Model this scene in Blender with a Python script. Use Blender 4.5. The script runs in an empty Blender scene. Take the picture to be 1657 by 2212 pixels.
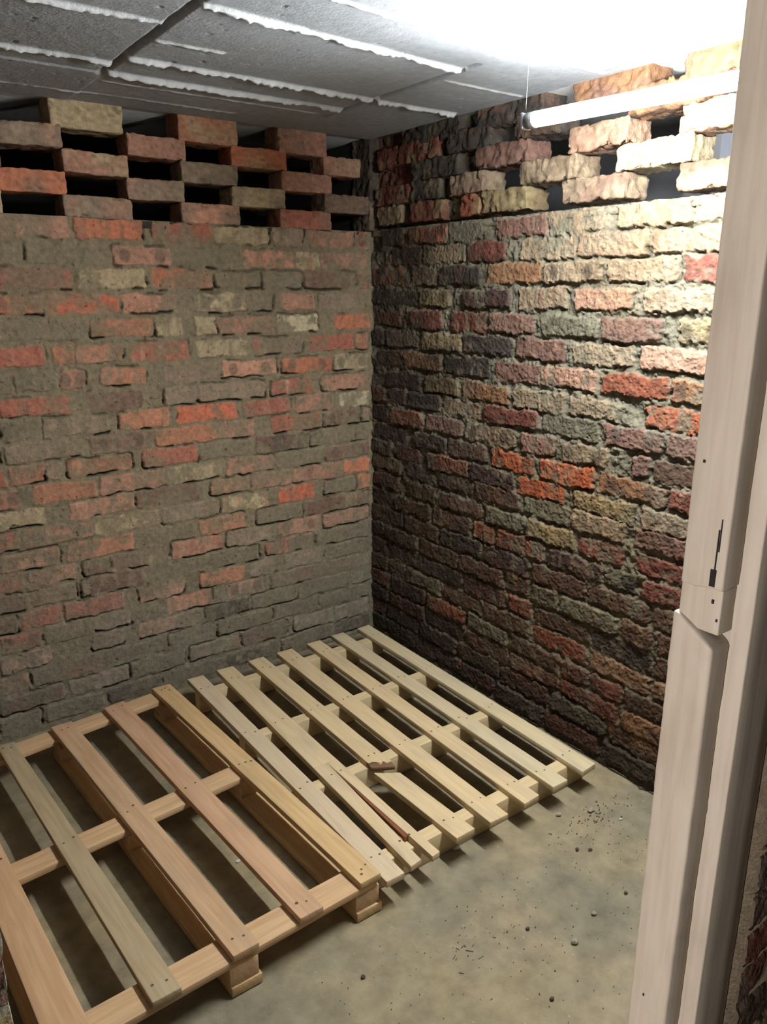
import bpy, math
import numpy as np
from mathutils import Matrix, Vector

C = bpy.context.scene.collection
scn = bpy.context.scene
PI = math.pi

# ------------------------------------------------------------------ camera
CAM = Vector((-1.8031, -2.5616, 1.4531))
RGT = Vector((0.80854, -0.58844, -0.00139))
UPV = Vector((0.16452, 0.22378, 0.96065))
FWD = Vector((0.56497, 0.77696, -0.27775))
cd = bpy.data.cameras.new('camera')
cam = bpy.data.objects.new('camera', cd)
C.objects.link(cam)
m = Matrix.Identity(4)
for i in range(3):
    m[i][0], m[i][1], m[i][2], m[i][3] = RGT[i], UPV[i], -FWD[i], CAM[i]
cam.matrix_world = m
cd.sensor_fit = 'VERTICAL'
cd.sensor_height = 36.0
cd.lens = 36.0 * 1651.5 / 2212.0
cd.clip_start = 0.02
scn.camera = cam

# ------------------------------------------------------------------ world, light, exposure
w = bpy.data.worlds.new('world')
scn.world = w
w.use_nodes = True
w.node_tree.nodes['Background'].inputs[0].default_value = (0.9, 0.92, 1.0, 1)
w.node_tree.nodes['Background'].inputs[1].default_value = 0.004
TUBE_STRENGTH = 450.0
TUBE_COLOR = (0.97, 0.985, 0.975)


def lamp(name, loc, power, color, radius):
    l = bpy.data.lights.new(name, 'POINT')
    l.energy = power
    l.color = color
    l.shadow_soft_size = radius
    o = bpy.data.objects.new(name, l)
    C.objects.link(o)
    o.location = loc
    return o


lamp('corridor_lamp', (-3.7, -2.42, 0.9), 310.0, (1.0, 0.92, 0.86), 0.05)  # unseen lamp added to brighten the door post
lamp('neighbour_cell_lamp', (0.72, -1.75, 1.3), 20.0, (0.85, 0.92, 1.0), 0.06)  # unseen lamp added to brighten the openings in the right wall
scn.view_settings.view_transform = 'Standard'
scn.view_settings.look = 'None'
scn.view_settings.exposure = 0.0
scn.view_settings.gamma = 1.0
scn.view_settings.use_curve_mapping = False

# ------------------------------------------------------------------ noise helpers
PERM = np.random.RandomState(7).rand(4096)


def h3(i, j, k, s):
    n = (i * 73856093) ^ (j * 19349663) ^ (k * 83492791) ^ (s * 2654435)
    return PERM[n & 4095]


def noise3(P, sc, seed=0):
    q = P / sc
    f = np.floor(q)
    t = q - f
    t = t * t * (3 - 2 * t)
    i = f.astype(np.int64)
    r = 0
    for a in (0, 1):
        for b in (0, 1):
            for c in (0, 1):
                wgt = (t[:, 0] if a else 1 - t[:, 0]) * (t[:, 1] if b else 1 - t[:, 1]) * (t[:, 2] if c else 1 - t[:, 2])
                r = r + wgt * h3(i[:, 0] + a, i[:, 1] + b, i[:, 2] + c, seed)
    return r - 0.5


def noise2(U, Z, sc, seed, scz=None):
    """value noise on a regular grid: U, Z are 1-D axes, result [len(Z), len(U)] in -.5...5"""
    scz = scz or sc
    rs = np.random.RandomState(seed)
    u = (U - U[0]) / sc
    z = (Z - Z[0]) / scz
    g = rs.rand(int(z[-1]) + 3, int(u[-1]) + 3) - 0.5
    iu = u.astype(int)
    iz = z.astype(int)
    tu = u - iu
    tz = z - iz
    tu = tu * tu * (3 - 2 * tu)
    tz = (tz * tz * (3 - 2 * tz))[:, None]
    a = g[iz][:, iu] * (1 - tu) + g[iz][:, iu + 1] * tu
    b = g[iz + 1][:, iu] * (1 - tu) + g[iz + 1][:, iu + 1] * tu
    return a * (1 - tz) + b * tz


def fbm(U, Z, sc, seed, n=4, gain=0.55):
    r, a, t = 0, 1.0, 0
    for k in range(n):
        r = r + a * noise2(U, Z, sc / 2 ** k, seed + k)
        t += a
        a *= gain
    return r / t * 1.6


def sstep(a, b, x):
    t = np.clip((x - a) / (b - a), 0, 1)
    return t * t * (3 - 2 * t)


def lin(r, g, b):
    f = lambda c: ((c / 255.0 + 0.055) / 1.055) ** 2.4 if c > 10 else c / 255.0 / 12.92
    return np.array([f(r), f(g), f(b)]) * 0.76


# ------------------------------------------------------------------ object helpers
def link_mesh(name, verts, faces, mats, parent=None, cols=None, uvs=None, fmat=None, smooth=True):
    me = bpy.data.meshes.new(name)
    V = np.asarray(verts, dtype=np.float32)
    F = np.asarray(faces, dtype=np.int32)
    n = F.shape[1]
    me.vertices.add(len(V))
    me.vertices.foreach_set('co', V.ravel())
    me.loops.add(F.size)
    me.loops.foreach_set('vertex_index', F.ravel())
    me.polygons.add(len(F))
    me.polygons.foreach_set('loop_start', np.arange(0, F.size, n, dtype=np.int32))
    me.polygons.foreach_set('loop_total', np.full(len(F), n, dtype=np.int32))
    if fmat is not None:
        me.polygons.foreach_set('material_index', np.asarray(fmat, dtype=np.int32))
    me.polygons.foreach_set('use_smooth', np.full(len(F), bool(smooth)))
    if cols is not None:
        a = me.color_attributes.new('Col', 'FLOAT_COLOR', 'POINT')
        c4 = np.ones((len(V), 4), dtype=np.float32)
        c4[:, :3] = cols
        a.data.foreach_set('color', c4.ravel())
    if uvs is not None:
        a = me.attributes.new('grain', 'FLOAT_VECTOR', 'POINT')
        a.data.foreach_set('vector', np.asarray(uvs, dtype=np.float32).ravel())
    for mt in (mats if isinstance(mats, (list, tuple)) else [mats]):
        me.materials.append(mt)
    me.update()
    me.validate()
    o = bpy.data.objects.new(name, me)
    C.objects.link(o)
    if parent is not None:
        o.parent = parent
    return o


def thing(name, label, cat, loc=(0, 0, 0), group=None):
    o = bpy.data.objects.new(name, None)
    o.empty_display_size = 0.1
    C.objects.link(o)
    o.location = loc
    o['label'] = label
    o['category'] = cat
    if group:
        o['group'] = group
    return o


def part(o, parent):
    o.parent = parent
    o.matrix_parent_inverse = Matrix.Translation(-Vector(parent.location))
    return o


def struct(o, label=None):
    o['kind'] = 'structure'
    if label:
        o['label'] = label
        o['category'] = o.name.split('_')[0]
    return o


def axis_steps(n, size, edge):
    t = np.linspace(-0.5, 0.5, n + 1)
    if edge and size > 4 * edge:
        e = edge / size
        t = np.concatenate([[-0.5], np.linspace(-0.5 + e, 0.5 - e, max(2, n - 1)), [0.5]])
    return t


def grid_box(size, seg, edge=0.0):
    """closed box made of a quad grid on each face, centred; returns P, F"""
    P, F = [], []
    n = 0
    T = [axis_steps(seg[k], size[k], edge) for k in range(3)]
    seg = [len(t) - 1 for t in T]
    for ax in range(3):
        a, b = (ax + 1) % 3, (ax + 2) % 3
        na, nb = seg[a], seg[b]
        A, B = np.meshgrid(T[a], T[b], indexing='ij')
        for s in (-1, 1):
            p = np.zeros((A.size, 3))
            p[:, a] = A.ravel() * size[a]
            p[:, b] = B.ravel() * size[b]
            p[:, ax] = s * 0.5 * size[ax]
            i, j = np.meshgrid(np.arange(na), np.arange(nb), indexing='ij')
            q = (i * (nb + 1) + j).ravel()
            f = np.stack([q, q + nb + 1, q + nb + 2, q + 1], 1)
            if s < 0:
                f = f[:, ::-1]
            P.append(p)
            F.append(f + n)
            n += len(p)
    P = np.concatenate(P)
    F = np.concatenate(F)
    key = np.round(P * 1e5).astype(np.int64)
    _, idx, inv = np.unique(key, axis=0, return_index=True, return_inverse=True)
    inv = inv.reshape(-1)
    return P[idx], inv[F]


def rounded(P, size, r):
    inner = np.array(size) / 2 - r
    q = np.clip(P, -inner, inner)
    d = P - q
    L = np.linalg.norm(d, axis=1)[:, None]
    nrm = d / np.maximum(L, 1e-9)
    return q + nrm * r, nrm


def simple_box(lo, hi):
    lo, hi = np.array(lo, float), np.array(hi, float)
    P, F = grid_box(hi - lo, (1, 1, 1))
    return P + (lo + hi) / 2, F


def merge(parts):
    V, F, n = [], [], 0
    for v, f in parts:
        V.append(v)
        F.append(np.asarray(f) + n)
        n += len(v)
    return np.concatenate(V), np.concatenate(F)


def cyl(p0, p1, r0, r1=None, n=20, caps=True):
    r1 = r0 if r1 is None else r1
    p0, p1 = Vector(p0), Vector(p1)
    d = (p1 - p0).normalized()
    a = d.orthogonal().normalized()
    b = d.cross(a)
    V = []
    for p, r in ((p0, r0), (p1, r1)):
        for k in range(n):
            t = 2 * PI * k / n
            V.append(p + (a * math.cos(t) + b * math.sin(t)) * r)
    F = [[k, (k + 1) % n, n + (k + 1) % n, n + k] for k in range(n)]
    if caps:
        V += [p0, p1]
        for k in range(0, n, 2):
            F.append([2 * n, (k + 2) % n, (k + 1) % n, k])
            F.append([2 * n + 1, n + k, n + (k + 1) % n, n + (k + 2) % n])
    return np.array([tuple(v) for v in V]), np.array(F)


# ------------------------------------------------------------------ materials
def new_mat(name):
    mt = bpy.data.materials.new(name)
    mt.use_nodes = True
    nt = mt.node_tree
    bs = nt.nodes['Principled BSDF']
    return mt, nt, bs


def N(nt, typ, **kw):
    n = nt.nodes.new(typ)
    for k, v in kw.items():
        setattr(n, k, v)
    return n


def masonry_material(name, rough=0.92, bump=0.6, scale=1.0, contrast=0.35):
    mt, nt, bs = new_mat(name)
    at = N(nt, 'ShaderNodeVertexColor', layer_name='Col')
    geo = N(nt, 'ShaderNodeNewGeometry')
    n1 = N(nt, 'ShaderNodeTexNoise')
    n1.inputs['Scale'].default_value = 210 * scale
    n1.inputs['Detail'].default_value = 4
    n2 = N(nt, 'ShaderNodeTexNoise')
    n2.inputs['Scale'].default_value = 60 * scale
    n2.inputs['Detail'].default_value = 5
    nt.links.new(geo.outputs['Position'], n1.inputs['Vector'])
    nt.links.new(geo.outputs['Position'], n2.inputs['Vector'])
    mr = N(nt, 'ShaderNodeMapRange')
    mr.inputs['From Min'].default_value = 0.3
    mr.inputs['From Max'].default_value = 0.7
    mr.inputs['To Min'].default_value = 1 - contrast
    mr.inputs['To Max'].default_value = 1 + contrast
    nt.links.new(n2.outputs['Fac'], mr.inputs['Value'])
    mx = N(nt, 'ShaderNodeVectorMath', operation='SCALE')
    nt.links.new(at.outputs['Color'], mx.inputs[0])
    nt.links.new(mr.outputs['Result'], mx.inputs['Scale'])
    nt.links.new(mx.outputs[0], bs.inputs['Base Color'])
    ad = N(nt, 'ShaderNodeMath', operation='ADD')
    nt.links.new(n1.outputs['Fac'], ad.inputs[0])
    nt.links.new(n2.outputs['Fac'], ad.inputs[1])
    bp = N(nt, 'ShaderNodeBump')
    bp.inputs['Strength'].default_value = bump
    bp.inputs['Distance'].default_value = 0.003
    nt.links.new(ad.outputs[0], bp.inputs['Height'])
    nt.links.new(bp.outputs['Normal'], bs.inputs['Normal'])
    bs.inputs['Roughness'].default_value = rough
    bs.inputs['Specular IOR Level'].default_value = 0.25
    return mt


def wood_material(name, base, dark, rough=0.7, stain=(0.35, 0.33, 0.30), stain_amt=0.25):
    mt, nt, bs = new_mat(name)
    at = N(nt, 'ShaderNodeAttribute', attribute_name='grain')
    col = N(nt, 'ShaderNodeVertexColor', layer_name='Col')
    mp = N(nt, 'ShaderNodeMapping')
    mp.inputs['Scale'].default_value = (3.0, 55.0, 55.0)
    nt.links.new(at.outputs['Vector'], mp.inputs['Vector'])
    n1 = N(nt, 'ShaderNodeTexNoise')
    n1.inputs['Scale'].default_value = 1.6
    n1.inputs['Detail'].default_value = 6
    n1.inputs['Distortion'].default_value = 0.6
    nt.links.new(mp.outputs[0], n1.inputs['Vector'])
    mp2 = N(nt, 'ShaderNodeMapping')
    mp2.inputs['Scale'].default_value = (4.0, 13.0, 13.0)
    nt.links.new(at.outputs['Vector'], mp2.inputs['Vector'])
    n2 = N(nt, 'ShaderNodeTexNoise')
    n2.inputs['Scale'].default_value = 1.3
    n2.inputs['Detail'].default_value = 4
    nt.links.new(mp2.outputs[0], n2.inputs['Vector'])
    cr = N(nt, 'ShaderNodeValToRGB')
    cr.color_ramp.elements[0].position = 0.30
    cr.color_ramp.elements[0].color = (*dark, 1)
    cr.color_ramp.elements[1].position = 0.62
    cr.color_ramp.elements[1].color = (*base, 1)
    nt.links.new(n1.outputs['Fac'], cr.inputs['Fac'])
    st = N(nt, 'ShaderNodeMapRange')
    st.inputs['From Min'].default_value = 0.5
    st.inputs['From Max'].default_value = 0.72
    st.inputs['To Max'].default_value = stain_amt
    nt.links.new(n2.outputs['Fac'], st.inputs['Value'])
    m1 = N(nt, 'ShaderNodeMix', data_type='RGBA')
    nt.links.new(st.outputs['Result'], m1.inputs['Factor'])
    nt.links.new(cr.outputs['Color'], m1.inputs['A'])
    m1.inputs['B'].default_value = (*stain, 1)
    m2 = N(nt, 'ShaderNodeMix', data_type='RGBA', blend_type='MULTIPLY')
    m2.inputs['Factor'].default_value = 1
    nt.links.new(m1.outputs['Result'], m2.inputs['A'])
    nt.links.new(col.outputs['Color'], m2.inputs['B'])
    nt.links.new(m2.outputs['Result'], bs.inputs['Base Color'])
    bp = N(nt, 'ShaderNodeBump')
    bp.inputs['Strength'].default_value = 0.25
    bp.inputs['Distance'].default_value = 0.001
    nt.links.new(n1.outputs['Fac'], bp.inputs['Height'])
    nt.links.new(bp.outputs['Normal'], bs.inputs['Normal'])
    bs.inputs['Roughness'].default_value = rough
    bs.inputs['Specular IOR Level'].default_value = 0.3
    return mt


def plain_material(name, color, rough=0.6, metal=0.0):
    mt, nt, bs = new_mat(name)
    n1 = N(nt, 'ShaderNodeTexNoise')
    n1.inputs['Scale'].default_value = 40
    mx = N(nt, 'ShaderNodeMix', data_type='RGBA')
    mx.inputs['A'].default_value = (*color, 1)
    mx.inputs['B'].default_value = (*[c * 0.8 for c in color], 1)
    nt.links.new(n1.outputs['Fac'], mx.inputs['Factor'])
    nt.links.new(mx.outputs['Result'], bs.inputs['Base Color'])
    bs.inputs['Roughness'].default_value = rough
    bs.inputs['Metallic'].default_value = metal
    return mt


def floor_material():
    mt, nt, bs = new_mat('worn_concrete_floor')
    geo = N(nt, 'ShaderNodeNewGeometry')
    big = N(nt, 'ShaderNodeTexNoise')
    big.inputs['Scale'].default_value = 2.6
    big.inputs['Detail'].default_value = 5
    mid = N(nt, 'ShaderNodeTexNoise')
    mid.inputs['Scale'].default_value = 16
    mid.inputs['Detail'].default_value = 6
    mid.inputs['Roughness'].default_value = 0.62
    fine = N(nt, 'ShaderNodeTexNoise')
    fine.inputs['Scale'].default_value = 170
    fine.inputs['Detail'].default_value = 4
    vor = N(nt, 'ShaderNodeTexVoronoi')
    vor.inputs['Scale'].default_value = 26
    for n in (big, mid, fine, vor):
        nt.links.new(geo.outputs['Position'], n.inputs['Vector'])
    cr = N(nt, 'ShaderNodeValToRGB')
    e = cr.color_ramp.elements
    e[0].position = 0.33
    e[0].color = (*FLOOR_A, 1)
    e[1].position = 0.66
    e[1].color = (*FLOOR_C, 1)
    x = e.new(0.5)
    x.color = (*FLOOR_B, 1)
    nt.links.new(big.outputs['Fac'], cr.inputs['Fac'])
    mr = N(nt, 'ShaderNodeMapRange')
    mr.inputs['From Min'].default_value = 0.3
    mr.inputs['From Max'].default_value = 0.7
    mr.inputs['To Min'].default_value = 0.72
    mr.inputs['To Max'].default_value = 1.25
    nt.links.new(mid.outputs['Fac'], mr.inputs['Value'])
    sc = N(nt, 'ShaderNodeVectorMath', operation='SCALE')
    nt.links.new(cr.outputs['Color'], sc.inputs[0])
    nt.links.new(mr.outputs['Result'], sc.inputs['Scale'])
    # pale specks of grit
    sp = N(nt, 'ShaderNodeMapRange')
    sp.inputs['From Min'].default_value = 0.085
    sp.inputs['From Max'].default_value = 0.05
    sp.inputs['To Min'].default_value = 0.0
    sp.inputs['To Max'].default_value = 0.65
    nt.links.new(vor.outputs['Distance'], sp.inputs['Value'])
    mx = N(nt, 'ShaderNodeMix', data_type='RGBA')
    nt.links.new(sp.outputs['Result'], mx.inputs['Factor'])
    nt.links.new(sc.outputs[0], mx.inputs['A'])
    mx.inputs['B'].default_value = (*lin(178, 170, 150), 1)
    nt.links.new(mx.outputs['Result'], bs.inputs['Base Color'])
    ad = N(nt, 'ShaderNodeMath', operation='MULTIPLY_ADD')
    nt.links.new(mid.outputs['Fac'], ad.inputs[0])
    ad.inputs[1].default_value = 2.0
    nt.links.new(fine.outputs['Fac'], ad.inputs[2])
    bp = N(nt, 'ShaderNodeBump')
    bp.inputs['Strength'].default_value = 0.4
    bp.inputs['Distance'].default_value = 0.003
    nt.links.new(ad.outputs[0], bp.inputs['Height'])
    nt.links.new(bp.outputs['Normal'], bs.inputs['Normal'])
    bs.inputs['Roughness'].default_value = 0.8
    bs.inputs['Specular IOR Level'].default_value = 0.3
    return mt


FLOOR_A = lin(130, 124, 104)
FLOOR_B = lin(150, 139, 114)
FLOOR_C = lin(160, 145, 112)

M_brick_l = masonry_material('old_brick_and_mortar', contrast=0.22, bump=0.7)
M_brick_r = masonry_material('rough_brick_and_mortar', contrast=0.25, bump=0.9, scale=0.8)
M_ceiling = masonry_material('board_marked_concrete', contrast=0.10, bump=0.5, scale=0.6)
M_floor = floor_material()
M_dark = plain_material('unlit_earth_wall', (0.012, 0.011, 0.010), 0.95)  # near-black colour paints the darkness behind the left wall and in the slots
M_pale = plain_material('pale_rendered_wall', (0.42, 0.43, 0.46), 0.9)
M_nail = plain_material('rusty_nail_head', (0.085, 0.055, 0.035), 0.7)
M_wood_a = wood_material('orange_pallet_pine', lin(222, 192, 156), lin(204, 168, 130), stain=lin(178, 160, 134), stain_amt=0.40)
M_wood_b = wood_material('pale_pallet_pine', lin(230, 212, 178), lin(218, 196, 156), stain=lin(182, 172, 156), stain_amt=0.45)
M_split = plain_material('splintered_wood', lin(140, 84, 50), 0.85)
M_torn = plain_material('torn_wood_fibres', lin(128, 96, 66), 0.9)
M_paint = wood_material('grubby_cream_paint', lin(202, 192, 178), lin(190, 178, 164), rough=0.55, stain=lin(160, 146, 130), stain_amt=0.35)
M_metal = plain_material('white_enamel_metal', (0.6, 0.6, 0.6), 0.4)
M_wire = plain_material('thin_grey_wire', (0.16, 0.16, 0.16), 0.8)
M_cap = plain_material('aluminium_cap', (0.45, 0.46, 0.48), 0.35, 0.8)

# ------------------------------------------------------------------ brick tables (course height z, then colour code + start:end in mm from the corner)
LB = """1.639 R8:56 P77:285 T301:424 Y439:648 R653:864 O894:1106 P1120:1338
1.562 P13:230 Y234:337 Q342:547 G641:793 P805:998 G1038:1258 G1286:1348
1.492 R9:62 B68:296 G306:477 G483:654 O663:877 Y897:1109 R1122:1357
1.416 T26:238 P258:410 G434:518 Y541:735 Q798:983 V994:1212 O1222:1367
1.339 O6:174 C244:423 P438:656 Y659:741 Y783:879 A887:1090 G1125:1339
1.261 A14:72 R83:288 T314:521 Y535:738 R767:964 A994:1143 A1148:1213 R1237:1387
1.184 Y16:177 O186:410 Q430:649 T657:860 A924:1077 P1120:1198 G1205:1333 G1340:1397
1.107 P13:237 R268:458 T478:741 T750:867 B939:1121 R1172:1382
1.037 C8:152 P196:353 R373:576 V600:823 A856:1027 T1062:1271 G1271:1391
0.967 T9:48 B53:230 R240:465 P533:681 A684:911 B928:1129 T1151:1387
0.897 G14:177 G188:291 D296:531 G546:756 R765:958 V998:1209 T1224:1273 R1276:1382 R1393:1435
0.826 B10:223 G244:442 P452:653 Y672:882 P890:1113 A1124:1323 P1364:1444
0.758 O11:147 P158:378 P384:554 A563:722 B775:995 P1003:1218 Y1292:1453
0.687 A11:72 G79:237 V281:444 Y488:681 T690:910 Y919:1143 P1151:1368 R1375:1462
0.616 B12:326 G337:542 A590:777 G795:1000 A1016:1241 P1263:1445
0.549 P12:241 P263:454 T485:671 P690:888 B956:1098 B1111:1196 P1211:1371 R1385:1454
0.48 G13:276 G287:395 R399:509 G539:741 G759:962 B987:1211 P1226:1386 B1393:1490
0.41 G18:240 T256:429 T477:582 O602:786 P846:1019 R1068:1271 R1279:1405 B1416:1499
0.343 T14:96 B108:285 B291:495 P525:684 O741:917 T1050:1179 G1194:1348 R1353:1480
0.274 T14:116 G133:349 G371:580 D590:774 P820:1031 T1081:1194 P1331:1489
0.202 T15:79 G86:273 B296:470 G491:731 G750:925 G934:1153 B1177:1399 O1406:1498
0.128 T21:194 T206:398 B430:628 T638:849 G868:1070 T1078:1287 B1303:1508
0.055 D16:196 G208:455 D477:702 B722:928 D964:1160 G1176:1372 G1387:1517"""
RB = """1.643 D83:204 O240:458 G463:623 P691:897 T904:1142 T1149:1378 T1384:1504
1.575 B133:308 T319:543 R559:732 T798:1020 T1028:1256 T1273:1490
1.505 O6:214 T253:393 D413:623 A656:889 T902:1116 T1135:1358 R1369:1522
1.429 D11:289 Y303:470 M542:761 T798:998 Q1024:1224 T1265:1509
1.352 O36:192 R255:430 R473:653 P675:876 G904:1115 P1128:1326 Y1374:1495
1.278 D3:82 T97:292 Y319:536 D548:781 P795:998 T1028:1240 Q1267:1480
1.201 B32:202 A217:427 D445:678 P707:906 Q912:1126 O1139:1364 A1371:1515
1.123 M103:308 Y336:530 A550:776 T797:1006 T1027:1210 V1294:1487
1.055 O8:88 M113:224 D239:426 T444:640 R663:907 G921:1143 P1168:1360 P1371:1522
0.981 M0:103 O134:331 P353:555 T565:814 P842:980 T1012:1183 P1271:1324 B1339:1531
0.909 M23:226 D284:470 B480:682 V701:908 V933:1145 A1157:1380
0.839 G0:135 R160:314 O370:591 M596:819 V836:1042 Y1066:1294 T1317:1523
0.778 T5:197 M242:385 B426:618 B642:844 G866:1053 T1071:1269 P1301:1531
0.703 R5:182 B234:414 B442:669 G693:871 Y885:1087 R1105:1268 R1309:1500"""
LL = """1.702 R176:391 Q546:758 T920:1130 Y1299:1329
1.765 B3:202 Y368:574 T742:932 O1115:1368
1.828 P171:379 T548:749 P921:1119 B1289:1473
1.892 P42:205 O357:569 P729:920 T1114:1351
1.962 P191:387 A543:750 Y927:1142 P1283:1409"""
RL = """1.723 T44:192 R244:424 O518:608 Y621:817 T956:1171 T1331:1515
1.79 R36:241 D257:410 T460:622 T782:1001 C1139:1360
1.856 D250:502 P588:812 Q967:1167 Q1319:1508
1.92 R46:394 D441:651 D750:914 A1161:1374
1.975 D195:502 D585:861 A978:1215 A1321:1502"""

PAL_L = dict(O=lin(205, 120, 76), V=lin(214, 112, 70), R=lin(176, 102, 76), P=lin(184, 132, 104), Q=lin(208, 146, 112),
             A=lin(190, 126, 88), Y=lin(186, 164, 122), C=lin(204, 188, 146), T=lin(152, 130, 104), B=lin(134, 104, 84),
             D=lin(102, 90, 76), G=lin(128, 117, 96), M=lin(98, 66, 64))
PAL_R = dict(O=lin(168, 96, 64), V=lin(200, 104, 56), R=lin(142, 82, 66), P=lin(150, 112, 96), Q=lin(196, 150, 122),
             A=lin(168, 122, 84), Y=lin(168, 148, 104), C=lin(200, 184, 146), T=lin(172, 150, 120), B=lin(112, 84, 64),
             D=lin(84, 76, 68), G=lin(120, 112, 88), M=lin(94, 68, 62))


def soften(pal, k, gain):
    for c in pal:
        v = pal[c]
        g = v @ np.array([0.3, 0.59, 0.11])
        pal[c] = (v * (1 - k) + g * k) * gain


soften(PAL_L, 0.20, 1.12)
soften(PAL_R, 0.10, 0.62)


def parse(tab):
    out = []
    for ln in tab.split('\n'):
        t = ln.split()
        out.append((float(t[0]), [(s[0], int(s[1:].split(':')[0]) / 1000.0, int(s[1:].split(':')[1]) / 1000.0) for s in t[1:]]))
    return out


def fill_courses(tab, umax, codes, rs, extra_z=()):
    rows = []
    for z, br in tab:
        br = list(br)
        end = max([b for _, a, b in br] + [0])
        while end < umax:
            L = rs.choice([0.216, 0.216, 0.22, 0.105]) + rs.uniform(-.006, .006)
            br.append((codes[rs.randint(len(codes))], end + 0.015, end + 0.015 + L))
            end += 0.015 + L
        rows.append((z, br))
    for z in extra_z:
        end = -rs.uniform(0, 0.2)
        br = []
        while end < umax:
            L = rs.choice([0.216, 0.216, 0.22, 0.105]) + rs.uniform(-.006, .006)
            br.append((codes[rs.randint(len(codes))], end, end + L))
            end += 0.016 + L
        rows.append((z, br))
    return rows


def masonry_grid(umax, z0, z1, res, rows, pal, mortar, seed, hb=0.060, prot=0.004, recess=0.004, smear=0.0,
                 warp=0.004, lump=0.006, crack=0.0, vary=0.25, lowdirt=None, face_rough=0.0015, tilt=0.01, edge_amp=0.004, u0=0.0, pits=0.5):
    """height field of a brick wall: returns U, Z, H[len(Z), len(U)], COL[..., 3]"""
    U = np.arange(u0, umax + res / 2, res)
    Z = np.arange(z0, z1 + res / 2, res)
    rs = np.random.RandomState(seed)
    H = -recess + lump * fbm(U, Z, 0.035, seed + 1, 4, 0.6)
    mt = mortar * np.ones((len(Z), len(U), 3))
    mt = mt * (1 + 0.28 * fbm(U, Z, 0.06, seed + 11, 4, 0.7))[..., None]
    COL = mt.copy()
    wu = warp * fbm(U, Z, 0.03, seed + 21, 3, 0.6) * 2
    wz = warp * fbm(U, Z, 0.04, seed + 31, 3, 0.6) * 2
    big = fbm(U, Z, 0.16, seed + 41, 4, 0.6)
    pat = fbm(U, Z, 0.03, seed + 51, 4, 0.65)
    streak = noise2(U, Z, 0.016, seed + 61, 0.09)
    edge_n = fbm(U, Z, 0.012, seed + 71, 2)
    fine = fbm(U, Z, 0.008, seed + 75, 2, 0.7)
    for zc, br in rows:
        for code, a, b in br:
            if a > umax:
                continue
            i0, i1 = max(0, int((a - u0 - 0.02) / res)), min(len(U), int((b - u0 + 0.02) / res) + 2)
            j0, j1 = max(0, int((zc - 0.05 - z0) / res)), min(len(Z), int((zc + 0.05 - z0) / res) + 2)
            if i1 - i0 < 2 or j1 - j0 < 2:
                continue
            sl = (slice(j0, j1), slice(i0, i1))
            uu = U[i0:i1][None, :] - (a + b) / 2
            zz = Z[j0:j1][:, None] - zc
            t = rs.uniform(-tilt, tilt)
            h_ = hb * rs.uniform(0.93, 1.05) / 2
            qx = np.abs(uu + wu[sl]) - (b - a) / 2 + 0.001
            qz = np.abs(zz + t * uu + wz[sl]) - h_
            r = rs.uniform(0.004, 0.010)
            ax, az = np.maximum(qx + r, 0), np.maximum(qz + r, 0)
            sd = np.sqrt(ax * ax + az * az) + np.minimum(np.maximum(qx + r, qz + r), 0) - r
            grey = code == 'G'
            sm = smear + (0.55 if grey else 0.0) + rs.uniform(-.12, .12)
            cover = sstep(0.10, -0.10, big[sl] * 0.5 + pat[sl] * 0.5 + 0.25 - sm * 0.6)   # 1 where mortar is smeared over the face
            s = sstep(0.003, -0.003, sd + edge_n[sl] * edge_amp)
            p = rs.uniform(-0.6, 1.0) * prot
            face = p + face_rough * (2 * pat[sl] + fine[sl]) + rs.uniform(-.012, .012) * uu + rs.uniform(-.03, .03) * zz
            H[sl] = H[sl] * (1 - s) + np.maximum(face, np.where(cover > .5, H[sl] * .4 + face * .6, -1)) * s
            base = pal[code] * (1 + rs.uniform(-vary, vary) * 0.45)
            alt = pal[['T', 'Y', 'P', 'B', 'R', 'G', 'D'][rs.randint(7)]]
            k = sstep(0.05, 0.45, streak[sl] + 0.5 * pat[sl]) * rs.uniform(0.1, 0.75)
            cc = base * (1 - k[..., None]) + alt * k[..., None]
            if rs.rand() < 0.16:   # dark kiln marks on the face
                for q in (-0.3, 0.3):
                    d = np.hypot((uu - q * (b - a)) / 0.018, zz / 0.022)
                    kk = (sstep(1.2, 0.8, d) * 0.6)[..., None]
                    cc = cc * (1 - kk) + pal['D'] * 0.9 * kk
            cc = cc * (1 + 0.5 * pat[sl][..., None] * vary * 2)
            f = (s * (1 - 0.8 * cover))[..., None]
            COL[sl] = COL[sl] * (1 - f) + cc * f
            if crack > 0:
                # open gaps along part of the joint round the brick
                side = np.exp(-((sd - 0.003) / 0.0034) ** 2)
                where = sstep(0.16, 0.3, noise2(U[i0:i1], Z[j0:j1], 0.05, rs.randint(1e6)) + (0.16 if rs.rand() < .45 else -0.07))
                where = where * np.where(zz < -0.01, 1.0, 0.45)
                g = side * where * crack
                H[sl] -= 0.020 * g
                COL[sl] *= (1 - 0.82 * g)[..., None]  # gap shade painted into the colour, the relief being too shallow
    # pits
    pit = fbm(U, Z, 0.011, seed + 81, 2)
    pm = sstep(0.50, 0.68, pit)
    H -= 0.004 * pm
    COL *= (1 - 0.55 * pm)[..., None]
    p2 = sstep(0.46, 0.60, fbm(U, Z, 0.0075, seed + 91, 2)) * sstep(-0.15, 0.2, big)
    H -= 0.0025 * p2
    COL *= (1 - pits * p2)[..., None]
    if lowdirt is not None:
        k = lowdirt(U, Z)
        g = COL @ np.array([0.3, 0.55, 0.15])
        tint = np.array([1.10, 1.0, 0.78])
        COL = COL * (1 - k[..., None]) + (g[..., None] * tint * 0.92) * k[..., None]
    return U, Z, H, np.clip(COL, 0.004, 0.9)


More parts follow.
